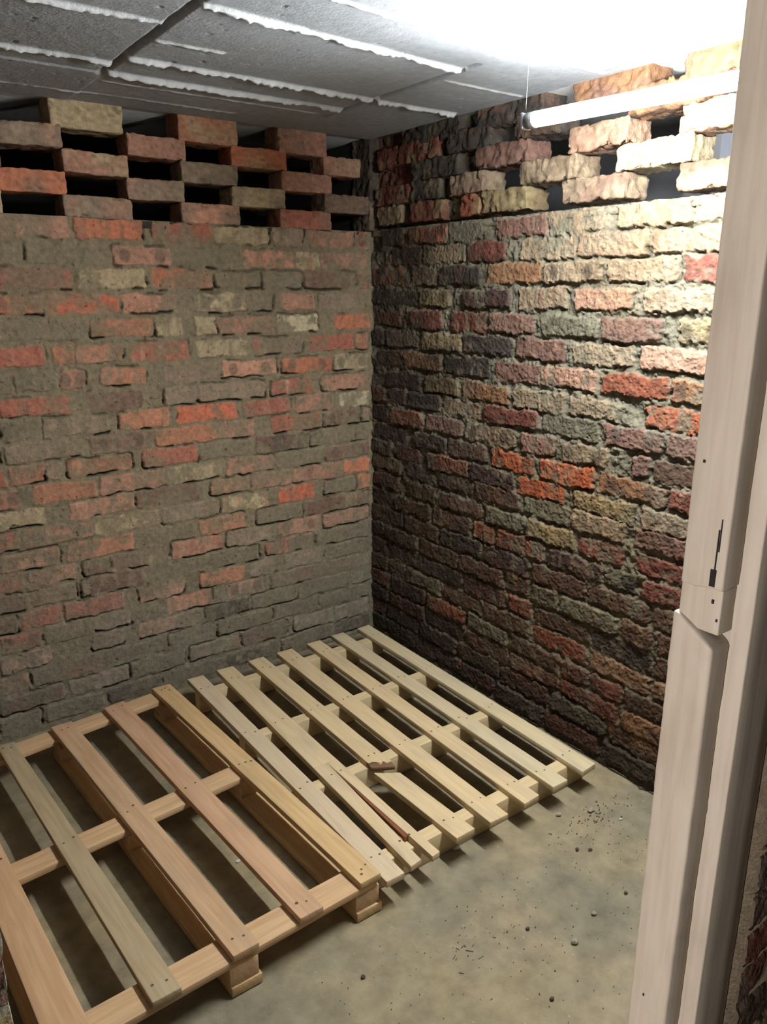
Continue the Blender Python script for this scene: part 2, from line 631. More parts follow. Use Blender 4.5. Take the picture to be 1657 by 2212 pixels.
def grid_faces(nz, nu, flip=False):
    j, i = np.meshgrid(np.arange(nz - 1), np.arange(nu - 1), indexing='ij')
    q = (j * nu + i).ravel()
    F = np.stack([q, q + 1, q + nu + 1, q + nu], 1)
    return F[:, ::-1] if flip else F


def field_mesh(U, Z, H, COL, place, flip):
    UU, ZZ = np.meshgrid(U, Z)
    V = place(UU.ravel(), ZZ.ravel(), H.ravel())
    return V, grid_faces(len(Z), len(U), flip), COL.reshape(-1, 3)


def rough_brick(center, size, color, pal, seed, seg=0.0065, amp=0.0035, second=None):
    rs = np.random.RandomState(seed)
    sg = [max(2, int(s / seg)) for s in size]
    P, F = grid_box(size, sg, edge=0.004)
    P, nrm = rounded(P, size, 0.005)
    Q = P + np.array(center)
    n = 0.8 * noise3(Q, 0.03, seed) + 0.8 * noise3(Q, 0.013, seed + 3) + 0.7 * noise3(Q, 0.007, seed + 5)
    n = n - 1.1 * sstep(0.22, 0.36, noise3(Q, 0.011, seed + 6))
    Q = Q + nrm * (n * amp * 1.6)[:, None]
    a = rs.uniform(-0.02, 0.02)
    ctr = np.array(center)
    D = Q - ctr
    k = int(np.argmax(size))
    Q[:, 2] += a * D[:, k]
    c = noise3(Q, 0.05, seed + 9)
    c2 = noise3(Q * np.array([1, 1, 3.0]), 0.018, seed + 13)
    alt = pal[['T', 'Y', 'G', 'P', 'B'][rs.randint(5)]]
    kk = np.clip(c * 1.6 + 0.15, 0, 0.75)[:, None]
    col = color * (1 - kk) + alt * kk
    col = col * (1 + 0.5 * c2)[:, None] * (1 - 0.5 * sstep(0.28, 0.42, c2 + 0.3 * c))[:, None]
    return Q, F, np.clip(col, 0.004, 0.9)


def join(pieces):
    V, F, K, n = [], [], [], 0
    for v, f, c in pieces:
        V.append(v)
        F.append(np.asarray(f) + n)
        K.append(c)
        n += len(v)
    return np.concatenate(V), np.concatenate(F), np.concatenate(K)


# ------------------------------------------------------------------ left wall (plane y = 0)
RES = 0.0026
DEPTH = 0.105
rsL = np.random.RandomState(3)
rowsL = fill_courses(parse(LB), 2.3, 'RPBTGAOPG', rsL)


def dirtL(U, Z):
    n = fbm(U, Z, 0.25, 501, 4)
    return np.clip(sstep(0.75, 0.1, Z)[:, None] * (0.75 + 0.8 * n) + np.clip(n, 0, 1) * 0.25, 0, 0.62)


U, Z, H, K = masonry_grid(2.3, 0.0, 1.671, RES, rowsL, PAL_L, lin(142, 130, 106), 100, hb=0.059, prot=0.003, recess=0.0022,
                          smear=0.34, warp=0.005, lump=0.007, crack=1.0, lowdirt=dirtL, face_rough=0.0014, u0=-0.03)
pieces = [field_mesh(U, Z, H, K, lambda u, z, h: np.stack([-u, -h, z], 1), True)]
# top bed of the solid part
top = np.array([[-2.3, 0, 1.671], [0, 0, 1.671], [0, DEPTH, 1.671], [-2.3, DEPTH, 1.671]])
P_, F_ = grid_box((2.3, DEPTH, 0.02), (150, 8, 1))
P_ = P_ + np.array([-1.15, DEPTH / 2 + 0.002, 1.659])
P_[:, 2] += noise3(P_, 0.02, 4) * 0.005
pieces.append((P_, F_, np.tile(lin(70, 64, 54), (len(P_), 1))))
LHEAD = {}
for k, (z, br) in enumerate(parse(LL)):
    br = list(br)
    end = max(b for _, a, b in br)
    while end < 2.2:
        br.append(('RPTB'[k % 4], end + 0.16, end + 0.376))
        end += 0.376
    h = 0.064 if k < 4 else 0.088
    for q, (code, a, b) in enumerate(br):
        size = (b - a, DEPTH, h)
        pieces.append(rough_brick((-(a + b) / 2, DEPTH / 2, z + (0.0 if k < 4 else 0.001)), size, PAL_L[code], PAL_L, 900 + k * 40 + q, amp=0.003))
pieces.append(rough_brick((0.052, 0.052, 1.84), (0.12, 0.12, 0.34), PAL_L['D'] * 0.6, PAL_L, 877, amp=0.006))
V, F, K = join(pieces)
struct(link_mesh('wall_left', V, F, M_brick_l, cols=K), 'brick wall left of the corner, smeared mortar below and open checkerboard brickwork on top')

# ------------------------------------------------------------------ right wall (plane x = 0)
rsR = np.random.RandomState(5)
rowsR = fill_courses(parse(RB), 2.0, 'TPTRYTBO', rsR, ())
rowsR += fill_courses([], 2.0, 'BRBGDMAROB', rsR, (0.63, 0.558, 0.486, 0.414, 0.342, 0.27, 0.2, 0.13, 0.058))


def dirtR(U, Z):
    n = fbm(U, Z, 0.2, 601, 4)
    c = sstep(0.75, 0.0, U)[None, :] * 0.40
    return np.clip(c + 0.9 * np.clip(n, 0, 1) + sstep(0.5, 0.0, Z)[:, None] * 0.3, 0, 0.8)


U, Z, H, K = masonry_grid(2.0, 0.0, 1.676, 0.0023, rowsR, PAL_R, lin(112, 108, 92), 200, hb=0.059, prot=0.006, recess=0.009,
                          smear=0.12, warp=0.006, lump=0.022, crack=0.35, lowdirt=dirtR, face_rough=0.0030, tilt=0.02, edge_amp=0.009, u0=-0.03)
# black damp mould in patches near the corner and along the foot of the wall
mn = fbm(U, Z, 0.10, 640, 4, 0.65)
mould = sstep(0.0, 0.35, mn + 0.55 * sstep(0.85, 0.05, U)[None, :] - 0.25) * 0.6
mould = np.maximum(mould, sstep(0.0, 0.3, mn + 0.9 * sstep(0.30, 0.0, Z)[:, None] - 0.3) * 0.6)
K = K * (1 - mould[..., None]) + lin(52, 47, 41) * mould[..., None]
earth = sstep(-0.25, 0.35, fbm(U, Z, 0.3, 660, 4) + 0.5 * sstep(1.1, 0.2, Z)[:, None] - 0.15) * 0.5  # browner and darker in patches, stronger towards the bottom
K = K * (1 - earth[..., None]) + K * np.array([0.78, 0.60, 0.44]) * earth[..., None]
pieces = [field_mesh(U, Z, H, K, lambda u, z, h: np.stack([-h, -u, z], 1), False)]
P_, F_ = grid_box((DEPTH, 2.0, 0.02), (8, 140, 1))
P_ = P_ + np.array([DEPTH / 2 + 0.004, -1.0, 1.663])
P_[:, 2] += noise3(P_, 0.02, 4) * 0.006
pieces.append((P_, F_, np.tile(lin(128, 120, 104), (len(P_), 1))))
for k, (z, br) in enumerate(parse(RL)):
    br = list(br)
    end = max(b for _, a, b in br)
    while end < 1.9:
        br.append(('TPCA'[k % 4], end + 0.16, min(2.0, end + 0.376)))
        end += 0.376
    h = 0.064 if k < 4 else 0.072
    for q, (code, a, b) in enumerate(br):
        size = (DEPTH, b - a, h)
        pieces.append(rough_brick((DEPTH / 2 - 0.002, -(a + b) / 2, z), size, PAL_R[code], PAL_R, 1400 + k * 40 + q, amp=0.006))
# clogged part of the honeycomb near the corner: bricks and mortar set back in the openings
rs = np.random.RandomState(77)
for k, (z, _) in enumerate(parse(RL)):
    u = 0.0
    while u < (0.56 if k < 2 else 0.42):
        L = rs.uniform(0.10, 0.2)
        pieces.append(rough_brick((0.07, -(u + L / 2), z), (0.07, L, 0.072), PAL_R['DBGR'[rs.randint(4)]], PAL_R, 1800 + k * 20 + int(u * 100), amp=0.008))
        u += L
V, F, K = join(pieces)
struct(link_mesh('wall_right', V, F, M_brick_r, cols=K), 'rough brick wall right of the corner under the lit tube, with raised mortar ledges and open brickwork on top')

# ------------------------------------------------------------------ front wall beside the doorway, west wall (both outside or at the edge of view)
def plain_wall(name, u0, u1, place, flip, seed, label, thick_faces=(), res=0.008):
    L = u1 - u0
    rows = fill_courses([], L, 'RBTPGBR', np.random.RandomState(seed), [0.04 + 0.0755 * k for k in range(26)])
    U, Z, H, K = masonry_grid(L, 0, 2.0, res, rows, PAL_R, lin(112, 100, 86), seed, hb=0.060, prot=0.004, recess=0.006, smear=0.1, lump=0.008)
    pcs = [field_mesh(U + u0, Z, H, K, place, flip)]
    for lo, hi in thick_faces:
        v, f = simple_box(lo, hi)
        pcs.append((v, f, np.tile(lin(120, 108, 92), (len(v), 1))))
    V, F, K = join(pcs)
    return struct(link_mesh(name, V, F, M_brick_l, cols=K), label)


plain_wall('wall_front', -0.742, 0.0, lambda u, z, h: np.stack([u, -2.105 - h, z], 1), False, 301,
           'dark brick wall beside the doorway, right of the cream door post', [((-0.742, -2.10, 0), (0.0, -2.0, 2.0))], 0.005)
plain_wall('wall_back', -2.0, 0.0, lambda u, z, h: np.stack([-2.3 + h, u, z], 1), False, 302, 'brick wall at the unseen left end of the cell')
# rough pier at the near left side of the doorway
U, Z, H, K = masonry_grid(0.5, 0, 2.0, 0.004, fill_courses([], 0.5, 'TYCP', np.random.RandomState(9), [0.04 + 0.0755 * k for k in range(26)]),
                          PAL_R, lin(150, 146, 132), 333, hb=0.060, prot=0.006, recess=0.008, smear=0.1, lump=0.014, warp=0.006)
pcs = [field_mesh(U, Z, H, K, lambda u, z, h: np.stack([-1.765 - u + 0.0 * h, -2.005 - h, z], 1), True)]
P_, F_ = grid_box((0.5, 0.09, 2.0), (30, 8, 180))
P_ = P_ + np.array([-2.014, -1.952, 1.0])
P_[:, 0] += (0.6 * noise3(P_, 0.05, 5) + 0.8 * noise3(P_, 0.012, 6)) * 0.006 * (P_[:, 0] > -1.8)
pcs.append((P_, F_, np.clip(lin(176, 170, 152) * (1 + 0.8 * noise3(P_, 0.05, 8))[:, None], 0.01, 1)))
V, F, K = join(pcs)
struct(link_mesh('trim_1', V, F, M_brick_r, cols=K), 'rough masonry edge of the doorway in the bottom left corner')

# ------------------------------------------------------------------ ceiling
xs = np.arange(-2.3, 0.0001, 0.004)
ys = np.arange(-2.1, 0.0001, 0.004)
n_big = fbm(xs, ys, 0.4, 701, 3)
n_mid = fbm(xs, ys, 0.05, 702, 4, 0.6)
n_f = fbm(xs, ys, 0.015, 706, 2)
HC = 0.0015 * n_big + 0.0004 * n_mid + 0.0004 * n_f
pitc = sstep(0.52, 0.66, fbm(xs, ys, 0.018, 710, 2))
HC -= 0.003 * pitc
KC = lin(166, 172, 178) * np.ones((len(ys), len(xs), 3))
KC *= (1 + 0.08 * n_big + 0.06 * n_mid)[..., None]
KC *= (1 - 0.25 * pitc)[..., None]
X2, Y2 = np.meshgrid(xs, ys)
wob = 0.006 * fbm(xs, ys, 0.08, 720, 3)


def ridge(y0, x0, x1, hgt, wid, seed, slope=0.0, step=0.0):
    """cement fin squeezed out of a joint between ceiling planks, running along x"""
    global HC, KC
    d = Y2 + wob - (y0 + slope * (X2 - x0))
    n = 0.45 + 0.9 * np.clip(0.5 + 0.8 * noise2(xs, ys, 0.07, seed, 0.5) + 0.7 * noise2(xs, ys, 0.010, seed + 1, 0.5), 0, 1.2)
    mask = sstep(x0 - 0.008, x0 + 0.008, X2) * sstep(x1 + 0.008, x1 - 0.008, X2)
    HC = HC + 0.72 * hgt * np.exp(-(d / wid) ** 2) * n * mask
    kk = (np.exp(-(d / (wid * 1.5)) ** 4) * mask * np.clip(n, 0, 1) * 0.8)[..., None]
    KC = KC * (1 - kk) + lin(214, 218, 220) * kk
    if step:
        HC = HC + step * sstep(0.004, -0.004, d) * mask * sstep(-0.22, -0.16, d)


ridge(-0.357, -1.085, -0.36, 0.020, 0.006, 801)
ridge(-0.515, -1.085, -0.03, 0.018, 0.006, 803)
ridge(-0.955, -1.08, -0.335, 0.018, 0.006, 805, slope=0.07)
ridge(-0.46, -1.9, -1.095, 0.016, 0.006, 807)
ridge(-0.81, -1.9, -1.10, 0.014, 0.006, 809)
ridge(-1.125, -0.90, -0.345, 0.010, 0.006, 811, slope=0.05)
ridge(-0.674, -1.07, -0.9, 0.007, 0.006, 813)
ridge(-1.385, -0.62, -0.32, 0.012, 0.006, 815, slope=0.05)
ridge(-0.12, -2.0, -0.6, 0.005, 0.005, 817)
ridge(-0.27, -1.07, -0.40, 0.004, 0.004, 819)
ridge(-0.80, -0.32, -0.02, 0.005, 0.005, 821)
ridge(-1.10, -0.32, -0.02, 0.006, 0.005, 823)
# ribbed strip between the two nearest fins
rib = np.sin(X2 / 0.0085 * 2 * PI + 3 * noise2(xs, ys, 0.05, 830)) * 0.0007
HC += rib * sstep(-0.51, -0.50, Y2) * sstep(-0.36, -0.37, Y2) * sstep(-1.08, -1.07, X2) * sstep(-0.36, -0.38, X2)
# crosswise joints: open grooves between rows of planks
for xj, y0, y1, wd in ((-1.088, -2.1, -0.34, 0.011), (-0.342, -0.96, -0.20, 0.009), (-0.325, -1.16, -1.04, 0.007), (-0.322, -2.1, -1.33, 0.011)):
    d = X2 + 0.5 * wob - xj
    g = np.exp(-(d / wd) ** 4) * sstep(y0 - 0.01, y0 + 0.01, Y2) * sstep(y1 + 0.01, y1 - 0.01, Y2)
    HC -= 0.014 * g
    KC *= (1 - 0.45 * g)[..., None]  # shade of the grooves painted into the ceiling colour
# planks differ a little in level
HC += 0.003 * sstep(-1.084, -1.09, X2)
HC += 0.002 * sstep(-0.335, -0.33, X2)
HC += 0.004 * sstep(-0.357, -0.352, Y2) * sstep(-0.34, -0.35, X2)
Vc = np.stack([X2.ravel(), Y2.ravel(), 1.999 - HC.ravel()], 1)
pcs = [(Vc, grid_faces(len(ys), len(xs), True), np.clip(KC.reshape(-1, 3), 0.01, 0.9))]
for lo, hi in (((-4.2, -3.8, 2.001), (1.4, -2.1, 2.12)), ((-4.2, -2.1, 2.016), (1.4, 0.0, 2.12)), ((0.0, -2.1, 2.002), (1.4, 0.0, 2.016)), ((-4.2, 0.0, 2.004), (1.4, 1.0, 2.12))):
    v, f = simple_box(lo, hi)
    pcs.append((v, f, np.tile(lin(170, 170, 168), (len(v), 1))))
V, F, K = join(pcs)
struct(link_mesh('ceiling', V, F, M_ceiling, cols=K), 'grey concrete plank ceiling with white cement fins along its joints')

# ------------------------------------------------------------------ floor
xs = np.arange(-2.4, 0.02, 0.012)
ys = np.arange(-2.6, 0.02, 0.012)
X2, Y2 = np.meshgrid(xs, ys)
HF = -0.001 + 0.0022 * fbm(xs, ys, 0.35, 901, 3) + 0.0016 * fbm(xs, ys, 0.06, 905, 3)
HF = np.minimum(HF, 0.0006)
Vf = np.stack([X2.ravel(), Y2.ravel(), HF.ravel()], 1)
pcs = [(Vf, grid_faces(len(ys), len(xs), False))]
for lo, hi in (((-4.2, -3.8, -0.1), (1.4, 1.0, -0.004)),):
    pcs.append(simple_box(lo, hi))
V, F = merge(pcs)
struct(link_mesh('floor', V, F, M_floor), 'bare beige-grey concrete floor with grit and stains')

# ------------------------------------------------------------------ spaces behind the open brickwork
v, f = merge([simple_box((-3.0, 0.85, 0), (0.0, 0.95, 2.0)), simple_box((0.0, 0.108, 0), (0.1, 0.95, 2.0))])  # second box added to keep neighbour lamp light out of the left openings
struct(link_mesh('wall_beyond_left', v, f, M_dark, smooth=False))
v, f = merge([simple_box((0.9, -3.2, 0), (1.0, 0.3, 2.0)), simple_box((0.1, 0.2, 0), (0.9, 0.3, 2.0)), simple_box((0.02, -2.1, 0), (0.9, -2.0, 2.0)),
              simple_box((0.62, -1.05, 0), (0.9, -0.93, 2.0))])
struct(link_mesh('wall_beyond_right', v, f, M_pale, smooth=False), 'pale rendered wall seen through the open brickwork behind the tube')

# ------------------------------------------------------------------ door post
def timber(lo, hi, seg=(3, 3, 90), r=0.002, amp=0.0012, seed=0, axis=2):
    lo, hi = np.array(lo, float), np.array(hi, float)
    size = hi - lo
    P, F = grid_box(size, seg, edge=min(r, size.min() * 0.45))
    P, nrm = rounded(P, size, min(r, size.min() * 0.45))
    Q = P + (lo + hi) / 2
    st = np.array([1, 1, 0.25])
    nz = noise3(Q * st, 0.02, seed) + 0.7 * noise3(Q, 0.012, seed + 2)
    Q = Q + nrm * (nz * amp)[:, None]
    g = np.stack([Q[:, 2] + seed, Q[:, 0] + seed * 0.37, Q[:, 1]], 1)
    return Q, F, g


def add_timber(name, boxes, mat, parent=None, tint=(1, 1, 1)):
    V, F, G, n = [], [], [], 0
    for b in boxes:
        q, f, g = b
        V.append(q)
        F.append(f + n)
        G.append(g)
        n += len(q)
    V = np.concatenate(V)
    return link_mesh(name, V, np.concatenate(F), mat, parent, cols=np.tile(np.array(tint, float), (len(V), 1)), uvs=np.concatenate(G))


door = bpy.data.objects.new('door_1', None)
C.objects.link(door)
door.location = (-0.80, -2.04, 0)
struct(door, 'cream painted wooden door post with a notched stop strip, right edge of the doorway')
post = add_timber('post', [timber((-0.840, -2.085, 0), (-0.744, -1.998, 2.0), (5, 5, 160), seed=11)], M_paint)
part(post, door)
# slightly warped upper and lower stop strips
up = timber((-0.880, -2.060, 1.062), (-0.839, -1.997, 2.0), (3, 5, 120), r=0.003, seed=21)
bev = sstep(1.085, 1.062, up[0][:, 2]) * (up[0][:, 1] < -2.03)
up[0][:, 2] += bev * 0.004
s1 = add_timber('upper_stop_strip', [up], M_paint)
part(s1, door)
lo_ = timber((-0.882, -2.058, 0), (-0.839, -1.992, 1.018), (3, 6, 130), r=0.004, amp=0.002, seed=31)
q = lo_[0]
k = sstep(0.94, 1.018, q[:, 2])
q[:, 2] -= k * np.clip((-2.0 - q[:, 1]) / 0.06, 0, 1) * 0.038
s2 = add_timber('lower_stop_strip', [lo_], M_paint)
part(s2, door)
s3 = add_timber('notch_filler', [timber((-0.874, -2.058, 1.0), (-0.839, -1.996, 1.066), (3, 5, 10), r=0.002, seed=41)], M_paint)
part(s3, door)
# old latch mortise, nail holes and a split in the paint
sl, sf = merge([simple_box((-0.8812, -2.048, 1.070), (-0.879, -2.040, 1.094)), simple_box((-0.8752, -2.047, 1.044), (-0.873, -2.0435, 1.050)),
                simple_box((-0.8812, -2.0462, 1.094), (-0.879, -2.0447, 1.150)), simple_box((-0.8812, -2.0485, 1.12), (-0.879, -2.0473, 1.165)),
                simple_box((-0.8752, -2.055, 1.020), (-0.873, -2.0525, 1.024)), simple_box((-0.8815, -2.014, 1.235), (-0.879, -2.011, 1.239)),
                simple_box((-0.8834, -2.018, 0.345), (-0.881, -2.0155, 0.349))])
s4 = link_mesh('latch_slot', sl, sf, M_dark, smooth=False)  # near-black boxes paint the shade inside slot, holes and split
s4['label'] = 'dark latch slot, nail holes and split'
part(s4, door)

# ------------------------------------------------------------------ fluorescent lamp on the right wall
LY0, LY1, LX = -1.196, -1.985, -0.400
LZA, LZB = 1.826, 1.805
lampo = thing('fluorescent_lamp', 'bare white fluorescent tube glowing under the ceiling on the right brick wall', 'lamp', (LX, (LY0 + LY1) / 2, 2.0))
mt, nt, bs = new_mat('glowing_tube')
bs.inputs['Base Color'].default_value = (0.9, 0.9, 0.9, 1)
bs.inputs['Emission Color'].default_value = (*TUBE_COLOR, 1)
bs.inputs['Emission Strength'].default_value = TUBE_STRENGTH
v, f = cyl((LX, LY0 - 0.022, LZA), (LX, LY1 + 0.022, LZB), 0.0165, n=24)
part(link_mesh('tube', v, f, mt), lampo)['label'] = 'glowing white glass tube'
for y0, y1, LZ in ((LY0, LY0 - 0.024, LZA), (LY1, LY1 + 0.024, LZB)):
    v, f = merge([cyl((LX, y0, LZ), (LX, y1, LZ), 0.0174, n=24), cyl((LX, y0 + (0.004 if y0 > y1 else -0.004), LZ), (LX, y0, LZ), 0.011, 0.0160, n=24)])
    part(link_mesh('end_cap', v, f, M_cap), lampo)
    s = 1 if y0 > y1 else -1
    P_, F_ = grid_box((0.030, 0.010, 0.036), (5, 2, 5), edge=0.003)
    P_, _n = rounded(P_, (0.030, 0.010, 0.036), 0.003)
    part(link_mesh('lamp_holder', P_ + np.array([LX, y0 + s * 0.008, LZ]), F_, M_cap), lampo)
    v, f = cyl((LX, y0 + s * 0.008, LZ + 0.016), (LX + 0.004, y0 + s * 0.008, 2.0), 0.00045, n=8)
    part(link_mesh('hanging_wire', v, f, M_wire), lampo)


# ------------------------------------------------------------------ pallets
def plank(rl, rr, fr, fl, zt, th, seed, zf=None, amp=0.0008, r=0.0013, seg=46, nailsy=(), ragged=None):
    """board with four top corners in plan (rear left, rear right, front right, front left)"""
    A = [np.array(p, float) for p in (rl, rr, fr, fl)]
    L = (np.linalg.norm(A[3] - A[0]) + np.linalg.norm(A[2] - A[1])) / 2
    W = (np.linalg.norm(A[1] - A[0]) + np.linalg.norm(A[2] - A[3])) / 2
    size = (L, W, th)
    P, F = grid_box(size, (seg, 8, 3), edge=min(r, th * 0.4, W * .3))
    P, nrm = rounded(P, size, min(r, th * 0.4, W * .3))
    s = P[:, 0] / L + 0.5
    t = P[:, 1] / W + 0.5
    off = np.array([seed * 1.37, seed * 0.61, 0])
    n = noise3((P + off) * np.array([0.25, 1, 1]), 0.02, seed) + 0.5 * noise3(P + off, 0.006, seed + 1)
    P = P + nrm * (n * amp)[:, None]
    s2, t2 = P[:, 0] / L + 0.5, P[:, 1] / W + 0.5
    if ragged == 'front':
        s2 = s2 - sstep(0.93, 1.0, s) * (0.012 + 0.03 * (noise3(P * np.array([0.0, 1, 1]), 0.006, seed + 7) + 0.3 * (t - .5)))
    if ragged == 'rear':
        s2 = s2 + sstep(0.07, 0.0, s) * (0.005 + 0.02 * noise3(P * np.array([0.0, 1, 1]), 0.006, seed + 7))
    xy = (A[0][None] * ((1 - s2) * (1 - t2))[:, None] + A[1][None] * ((1 - s2) * t2)[:, None]
          + A[2][None] * (s2 * t2)[:, None] + A[3][None] * (s2 * (1 - t2))[:, None])
    zt_ = zt if zf is None else zt * (1 - s2) + zf * s2
    bow = 0.0025 * math.sin(seed) * (4 * s2 * (1 - s2)) * 0
    Z = zt_ - th / 2 + P[:, 2] + bow
    V = np.stack([xy[:, 0], xy[:, 1], Z], 1)
    G = np.stack([P[:, 0] + seed * 3.1, P[:, 1] + seed * 0.73 + P[:, 2] * 0.6, P[:, 2] * 0.5], 1)
    fm = np.zeros(len(F), int)
    return V, F, G, fm, A


def board(name, parent, planks, mat, tint, nails=(), dark_end=None, label=None):
    V, F, G, M_, n = [], [], [], [], 0
    for v, f, g, fm, _ in planks:
        V.append(v)
        F.append(f + n)
        G.append(g)
        M_.append(fm)
        n += len(v)
    for x, y, z, r in nails:
        k = 8
        a = np.arange(k) * 2 * PI / k
        v = np.stack([x + r * np.cos(a), y + r * np.sin(a) * 0.9, np.full(k, z)], 1)
        f = np.array([[0, 1, 2, 3], [0, 3, 4, 7], [4, 5, 6, 7]])
        V.append(v)
        F.append(f + n)
        G.append(v)
        M_.append(np.ones(3, int))
        n += k
    V = np.concatenate(V)
    cols = np.tile(np.array(tint, float), (len(V), 1))
    o = link_mesh(name, V, np.concatenate(F), [mat, M_nail], cols=cols, uvs=np.concatenate(G), fmat=np.concatenate(M_))
    part(o, parent)
    if label:
        o['label'] = label
    return o


def lerp(a, b, t):
    return (a[0] + (b[0] - a[0]) * t, a[1] + (b[1] - a[1]) * t)


rsN = np.random.RandomState(21)


def nail_pairs(rl, rr, fr, fl, zt, ys, r=0.0034, n=2):
    out = []
    for y in ys:
        s = (y - rl[1]) / (fl[1] - rl[1])
        a, b = lerp(rl, fl, s), lerp(rr, fr, s)
        for k in range(n):
            t = (0.28, 0.72, 0.5, 0.4)[k] + rsN.uniform(-.08, .08)
            p = lerp(a, b, t)
            out.append((p[0], p[1] + rsN.uniform(-.012, .012), zt + 0.0007, r * rsN.uniform(0.8, 1.15)))
    return out


# pale low pallet in the corner
ZP = 0.090
TH = 0.018
pal = thing('pallet', 'pale low wooden pallet of seven narrow slats lying in the corner, one slat snapped', 'pallet', (-0.49, -0.68, 0))
SL = [((-.905, -.104), (-.844, -.106), (-.852, -1.340), (-.906, -1.339)),
      ((-.789, -.103), (-.724, -.106), (-.736, -1.334), (-.827, -1.333)),
      ((-.660, -.105), (-.595, -.105), (-.605, -1.322), (-.669, -1.323)),
      ((-.539, -.107), (-.471, -.107), (-.492, -1.333), (-.556, -1.330)),
      ((-.402, -.106), (-.341, -.109), (-.364, -1.326), (-.425, -1.329)),
      ((-.282, -.103), (-.224, -.104), (-.246, -1.327), (-.305, -1.325)),
      ((-.155, -.107), (-.096, -.104), (-.116, -1.322), (-.180, -1.327))]
TINT = [(0.92, 0.90, 0.92), (0.98, 0.94, 0.88), (1.0, 0.95, 0.86), (1.0, 0.94, 0.85), (0.99, 0.93, 0.84), (0.93, 0.95, 0.93), (0.95, 0.96, 0.92)]
BY = [-.195, -.553, -.896, -1.246]
for k, (q, tint) in enumerate(zip(SL, TINT)):
    rl, rr, fr, fl = q
    nl = nail_pairs(rl, rr, fr, fl, ZP, BY)
    if k == 1:      # split at its front end
        cs = 0.60
        a, b = lerp(rl, fl, cs), lerp(rr, fr, cs)
        mid = lerp(a, b, 0.58)
        ps = [plank(rl, rr, b, a, ZP, TH, 61),
              plank(a, mid, (-.791, -1.328), fl, ZP, TH, 62, seg=30, amp=0.0010),
              plank(mid, b, fr, (-.762, -1.337), ZP, TH, 63, seg=30, amp=0.0010)]
        board('deck_board', pal, ps, M_wood_b, tint, nl, label='slat split lengthwise at its front end')
        # raw inside of the split
        c0, c1 = lerp(mid, (-.762, -1.337), 0.10), lerp(mid, (-.762, -1.337), 0.80)
        rw = plank((c0[0] - 0.001, c0[1]), (c0[0] + 0.001, c0[1]), (c1[0] + 0.001, c1[1]), (c1[0] - 0.011, c1[1]), ZP - 0.003, 0.012, 64, amp=0.0022, seg=24)
        o = link_mesh('splinter', rw[0], rw[1], M_split)
        part(o, pal)
        o['label'] = 'raw reddish split wood'
    elif k == 2:    # snapped across, front piece has dropped
        f_ = lambda y, A_, B_: lerp(A_, B_, (y - A_[1]) / (B_[1] - A_[1]))
        a, b = f_(-.925, rl, fl), f_(-.962, rr, fr)
        board('deck_board', pal, [plank(rl, rr, b, a, ZP, TH, 65, ragged='front', seg=60)], M_wood_b, tint, [x for x in nl if x[1] > -.91],
              label='rear piece of the snapped slat')
        a, b = f_(-.945, rl, fl), f_(-.990, rr, fr)
        board('deck_board', pal, [plank(a, b, fr, fl, ZP - 0.017, TH, 66, zf=ZP, ragged='rear', seg=30)], M_wood_b, tint,
              [(x, y, z - 0.0035, r) for x, y, z, r in nl if y < -1.1], label='front piece of the snapped slat, its rear end dropped')
        a, b = f_(-.908, rl, fl), f_(-.945, rr, fr)
        a2, b2 = (a[0] + .001, a[1] - 0.024), (b[0] - .001, b[1] - 0.024)
        rw = plank(a, b, b2, a2, ZP - 0.001, 0.012, 67, zf=ZP - .009, amp=0.0022, seg=10)
        o = link_mesh('splinter', rw[0], rw[1], M_torn)
        part(o, pal)
        o['label'] = 'brown torn wood at the break'
    else:
        board('deck_board', pal, [plank(rl, rr, fr, fl, ZP, TH, 50 + k)], M_wood_b, tint, nl)
for k, y in enumerate(BY):
    board('crossbeam', pal, [plank((-.906, y + 0.021), (-.906, y - 0.021), (-.100, y - 0.021), (-.100, y + 0.021), ZP - TH, ZP - TH - 0.0015, 80 + k, seg=30)],
          M_wood_b, (0.99, 0.95, 0.86))

# orange pallet at the left
ZO = 0.112
T2 = 0.018
pao = thing('pallet', 'orange-brown wooden pallet with wide-spaced boards on blocks, left of the pale one', 'pallet', (-1.34, -0.75, 0))
SO = [((-1.720, -.225), (-1.660, -.222), (-1.590, -1.352), (-1.668, -1.352)),
      ((-1.556, -.198), (-1.507, -.206), (-1.4205, -1.345), (-1.481, -1.345)),
      ((-1.395, -.186), (-1.331, -.184), (-1.244, -1.338), (-1.305, -1.338)),
      ((-1.222, -.165), (-1.153, -.156), (-1.080, -1.334), (-1.141, -1.334)),
      ((-1.045, -.132), (-.982, -.138), (-.914, -1.326), (-.973, -1.327))]
TO = [(0.98, 0.88, 0.80), (0.72, 0.80, 0.78), (0.90, 0.84, 0.80), (0.92, 0.82, 0.80), (1.0, 0.98, 0.80)]
for k, (q, tint) in enumerate(zip(SO, TO)):
    rl, rr, fr, fl = q
    nl = nail_pairs(rl, rr, fr, fl, ZO, (rl[1] - 0.035, -0.735 if k != 1 else -0.77, fl[1] + 0.035), r=0.0038, n=3 if k == 4 else 2)
    o = board('deck_board', pao, [plank(rl, rr, fr, fl, ZO, T2, 90 + k)], M_wood_a, tint, nl)
    if k == 1:
        o['label'] = 'greenish grey deck board'
    if k == 4:
        o['label'] = 'yellow deck board'
ZS = ZO - T2
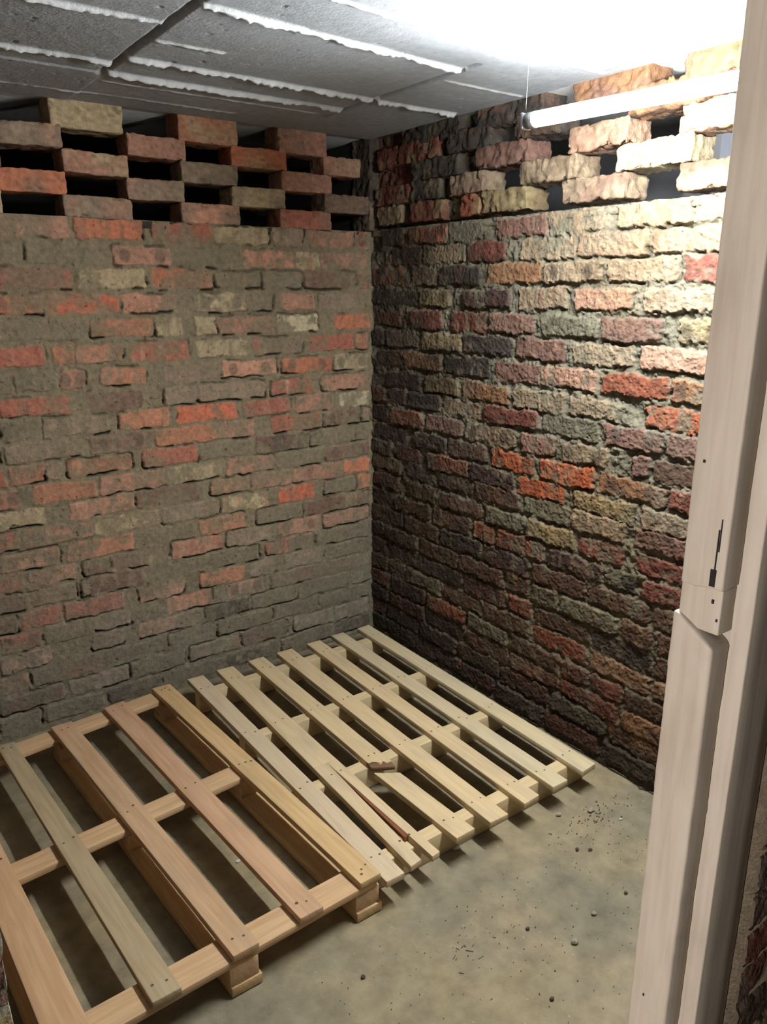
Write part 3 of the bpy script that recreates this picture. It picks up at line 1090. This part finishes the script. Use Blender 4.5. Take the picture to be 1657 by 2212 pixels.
for k, (a, b, wd) in enumerate((((-1.735, -.212), (-1.000, -.126), 0.070), ((-1.700, -.752), (-.953, -.690), 0.070), ((-1.672, -1.272), (-.925, -1.250), 0.072))):
    d = np.array([b[0] - a[0], b[1] - a[1]])
    nrm_ = np.array([d[1], -d[0]]) / np.linalg.norm(d)
    a2, b2 = (a[0] + nrm_[0] * wd, a[1] + nrm_[1] * wd), (b[0] + nrm_[0] * wd, b[1] + nrm_[1] * wd)
    board('crossboard', pao, [plank(a, a2, b2, b, ZS, T2, 110 + k)], M_wood_a, (1.0, 0.95, 0.86))
ZB = ZS - T2
BT = 0.026
cols_x = [((-1.700, -.215), (-1.640, -1.340)), ((-1.362, -.185), (-1.276, -1.336)), ((-1.012, -.140), (-.946, -1.325))]
for k, (a, b) in enumerate(cols_x):
    board('bottom_board', pao, [plank((a[0] - .036, a[1]), (a[0] + .036, a[1]), (b[0] + .036, b[1]), (b[0] - .036, b[1]), BT, BT - 0.0015, 120 + k)], M_wood_a, (1.02, 1.0, 0.86))
    for j, s in enumerate((0.035, 0.49, 0.958)):
        c = lerp(a, b, s)
        w2, l2 = 0.034, 0.045
        board('block', pao, [plank((c[0] - w2, c[1] + l2), (c[0] + w2, c[1] + l2), (c[0] + w2, c[1] - l2), (c[0] - w2, c[1] - l2), ZB, ZB - BT, 130 + k * 3 + j, seg=8)],
              M_wood_a, (0.98, 0.92, 0.84))

# ------------------------------------------------------------------ crumbs and grit on the floor
CR = [(-0.203, -1.385, 9.5, 'pale', 'largest pale mortar lump on the floor, by the right wall'),
      (-0.294, -1.343, 7.5, 'pale', 'flat pale mortar crumb beside the last slats of the pale pallet'),
      (-0.362, -1.468, 5.5, 'dark', 'left one of two small dark crumbs side by side on the floor'),
      (-0.334, -1.490, 5.5, 'dark', 'right one of two small dark crumbs side by side on the floor'),
      (-0.503, -1.640, 6.0, 'pale', 'grey pebble in the middle of the open floor'),
      (-0.607, -1.668, 7.5, 'pale', 'pale pebble in front of the open floor, nearer the camera'),
      (-0.666, -1.576, 4.5, 'dark', 'small dark crumb left of the grey pebbles on the floor'),
      (-0.385, -1.643, 4.5, 'dark', 'dark crumb on the floor near the door post'),
      (-0.762, -1.738, 5.0, 'dark', 'dark crumb at the bottom of the picture, on open floor'),
      (-1.056, -1.456, 5.0, 'dark', 'dark crumb lying in front of the orange pallet'),
      (-0.622, -1.273, 9.0, 'white', 'bright white chip at the front end of the split slat'),
      (-1.121, -0.966, 5.5, 'white', 'white chip on the floor between two boards of the orange pallet'),
      (-0.164, -1.458, 5.0, 'white', 'white flake near the foot of the right wall')]
M_crumb = {'pale': plain_material('mortar_crumb', lin(168, 158, 140), 0.9), 'dark': plain_material('dark_crumb', lin(84, 76, 60), 0.9),
           'white': plain_material('lime_chip', lin(214, 210, 200), 0.8)}
for k, (x, y, r, kind, lab) in enumerate(CR):
    r = r / 1000.0
    P_, F_ = grid_box((1, 1, 1), (6, 6, 6))
    P_ = P_ / np.linalg.norm(P_, axis=1)[:, None]
    nn = noise3(P_ + k * 3.3, 0.7, k)
    P_ = P_ * (1 + 0.7 * nn)[:, None] * np.array([1.15, 0.85, 0.7 if kind != 'white' else 0.4]) * r
    P_[:, 2] -= P_[:, 2].min()
    o = link_mesh('pebble', P_, F_, M_crumb[kind])
    o.location = (x, y, -0.0012)
    o['label'] = lab
    o['category'] = 'pebble'
    o['group'] = 'crumbs on the floor'
# fine grit and twig bits nobody could count
rs = np.random.RandomState(44)
V, F, n = [], [], 0
for k in range(420):
    if k < 9:
        x, y = rs.normal(-0.80, 0.05), rs.normal(-1.545, 0.018)
        s = (rs.uniform(0.002, 0.009), 0.0006, 0.0006)
    elif k < 70:
        x, y = rs.normal(-0.22, 0.06), -1.365 - abs(rs.normal(0, 0.05))
        s = tuple(rs.uniform(0.0006, 0.0020, 3))
    else:
        x, y = rs.uniform(-1.2, -0.05), rs.uniform(-1.95, -1.40)
        s = tuple(rs.uniform(0.0005, 0.0014, 3))
    if x > -0.02:
        continue
    P_, F_ = grid_box((2, 2, 2), (1, 1, 1))
    P_ = P_ * (1 + 0.5 * noise3(P_ + k, 0.9, k))[:, None] * np.array(s)
    a = rs.uniform(0, PI)
    P_ = P_ @ np.array([[math.cos(a), math.sin(a), 0], [-math.sin(a), math.cos(a), 0], [0, 0, 1]])
    V.append(P_ + np.array([x, y, s[2] * 0.6]))
    F.append(F_ + n)
    n += len(P_)
o = link_mesh('grit', np.concatenate(V), np.concatenate(F), plain_material('grit_bits', lin(110, 100, 80), 0.9))
o['kind'] = 'stuff'
o['label'] = 'fine dark grit and twig bits scattered over the concrete floor'
o['category'] = 'grit'
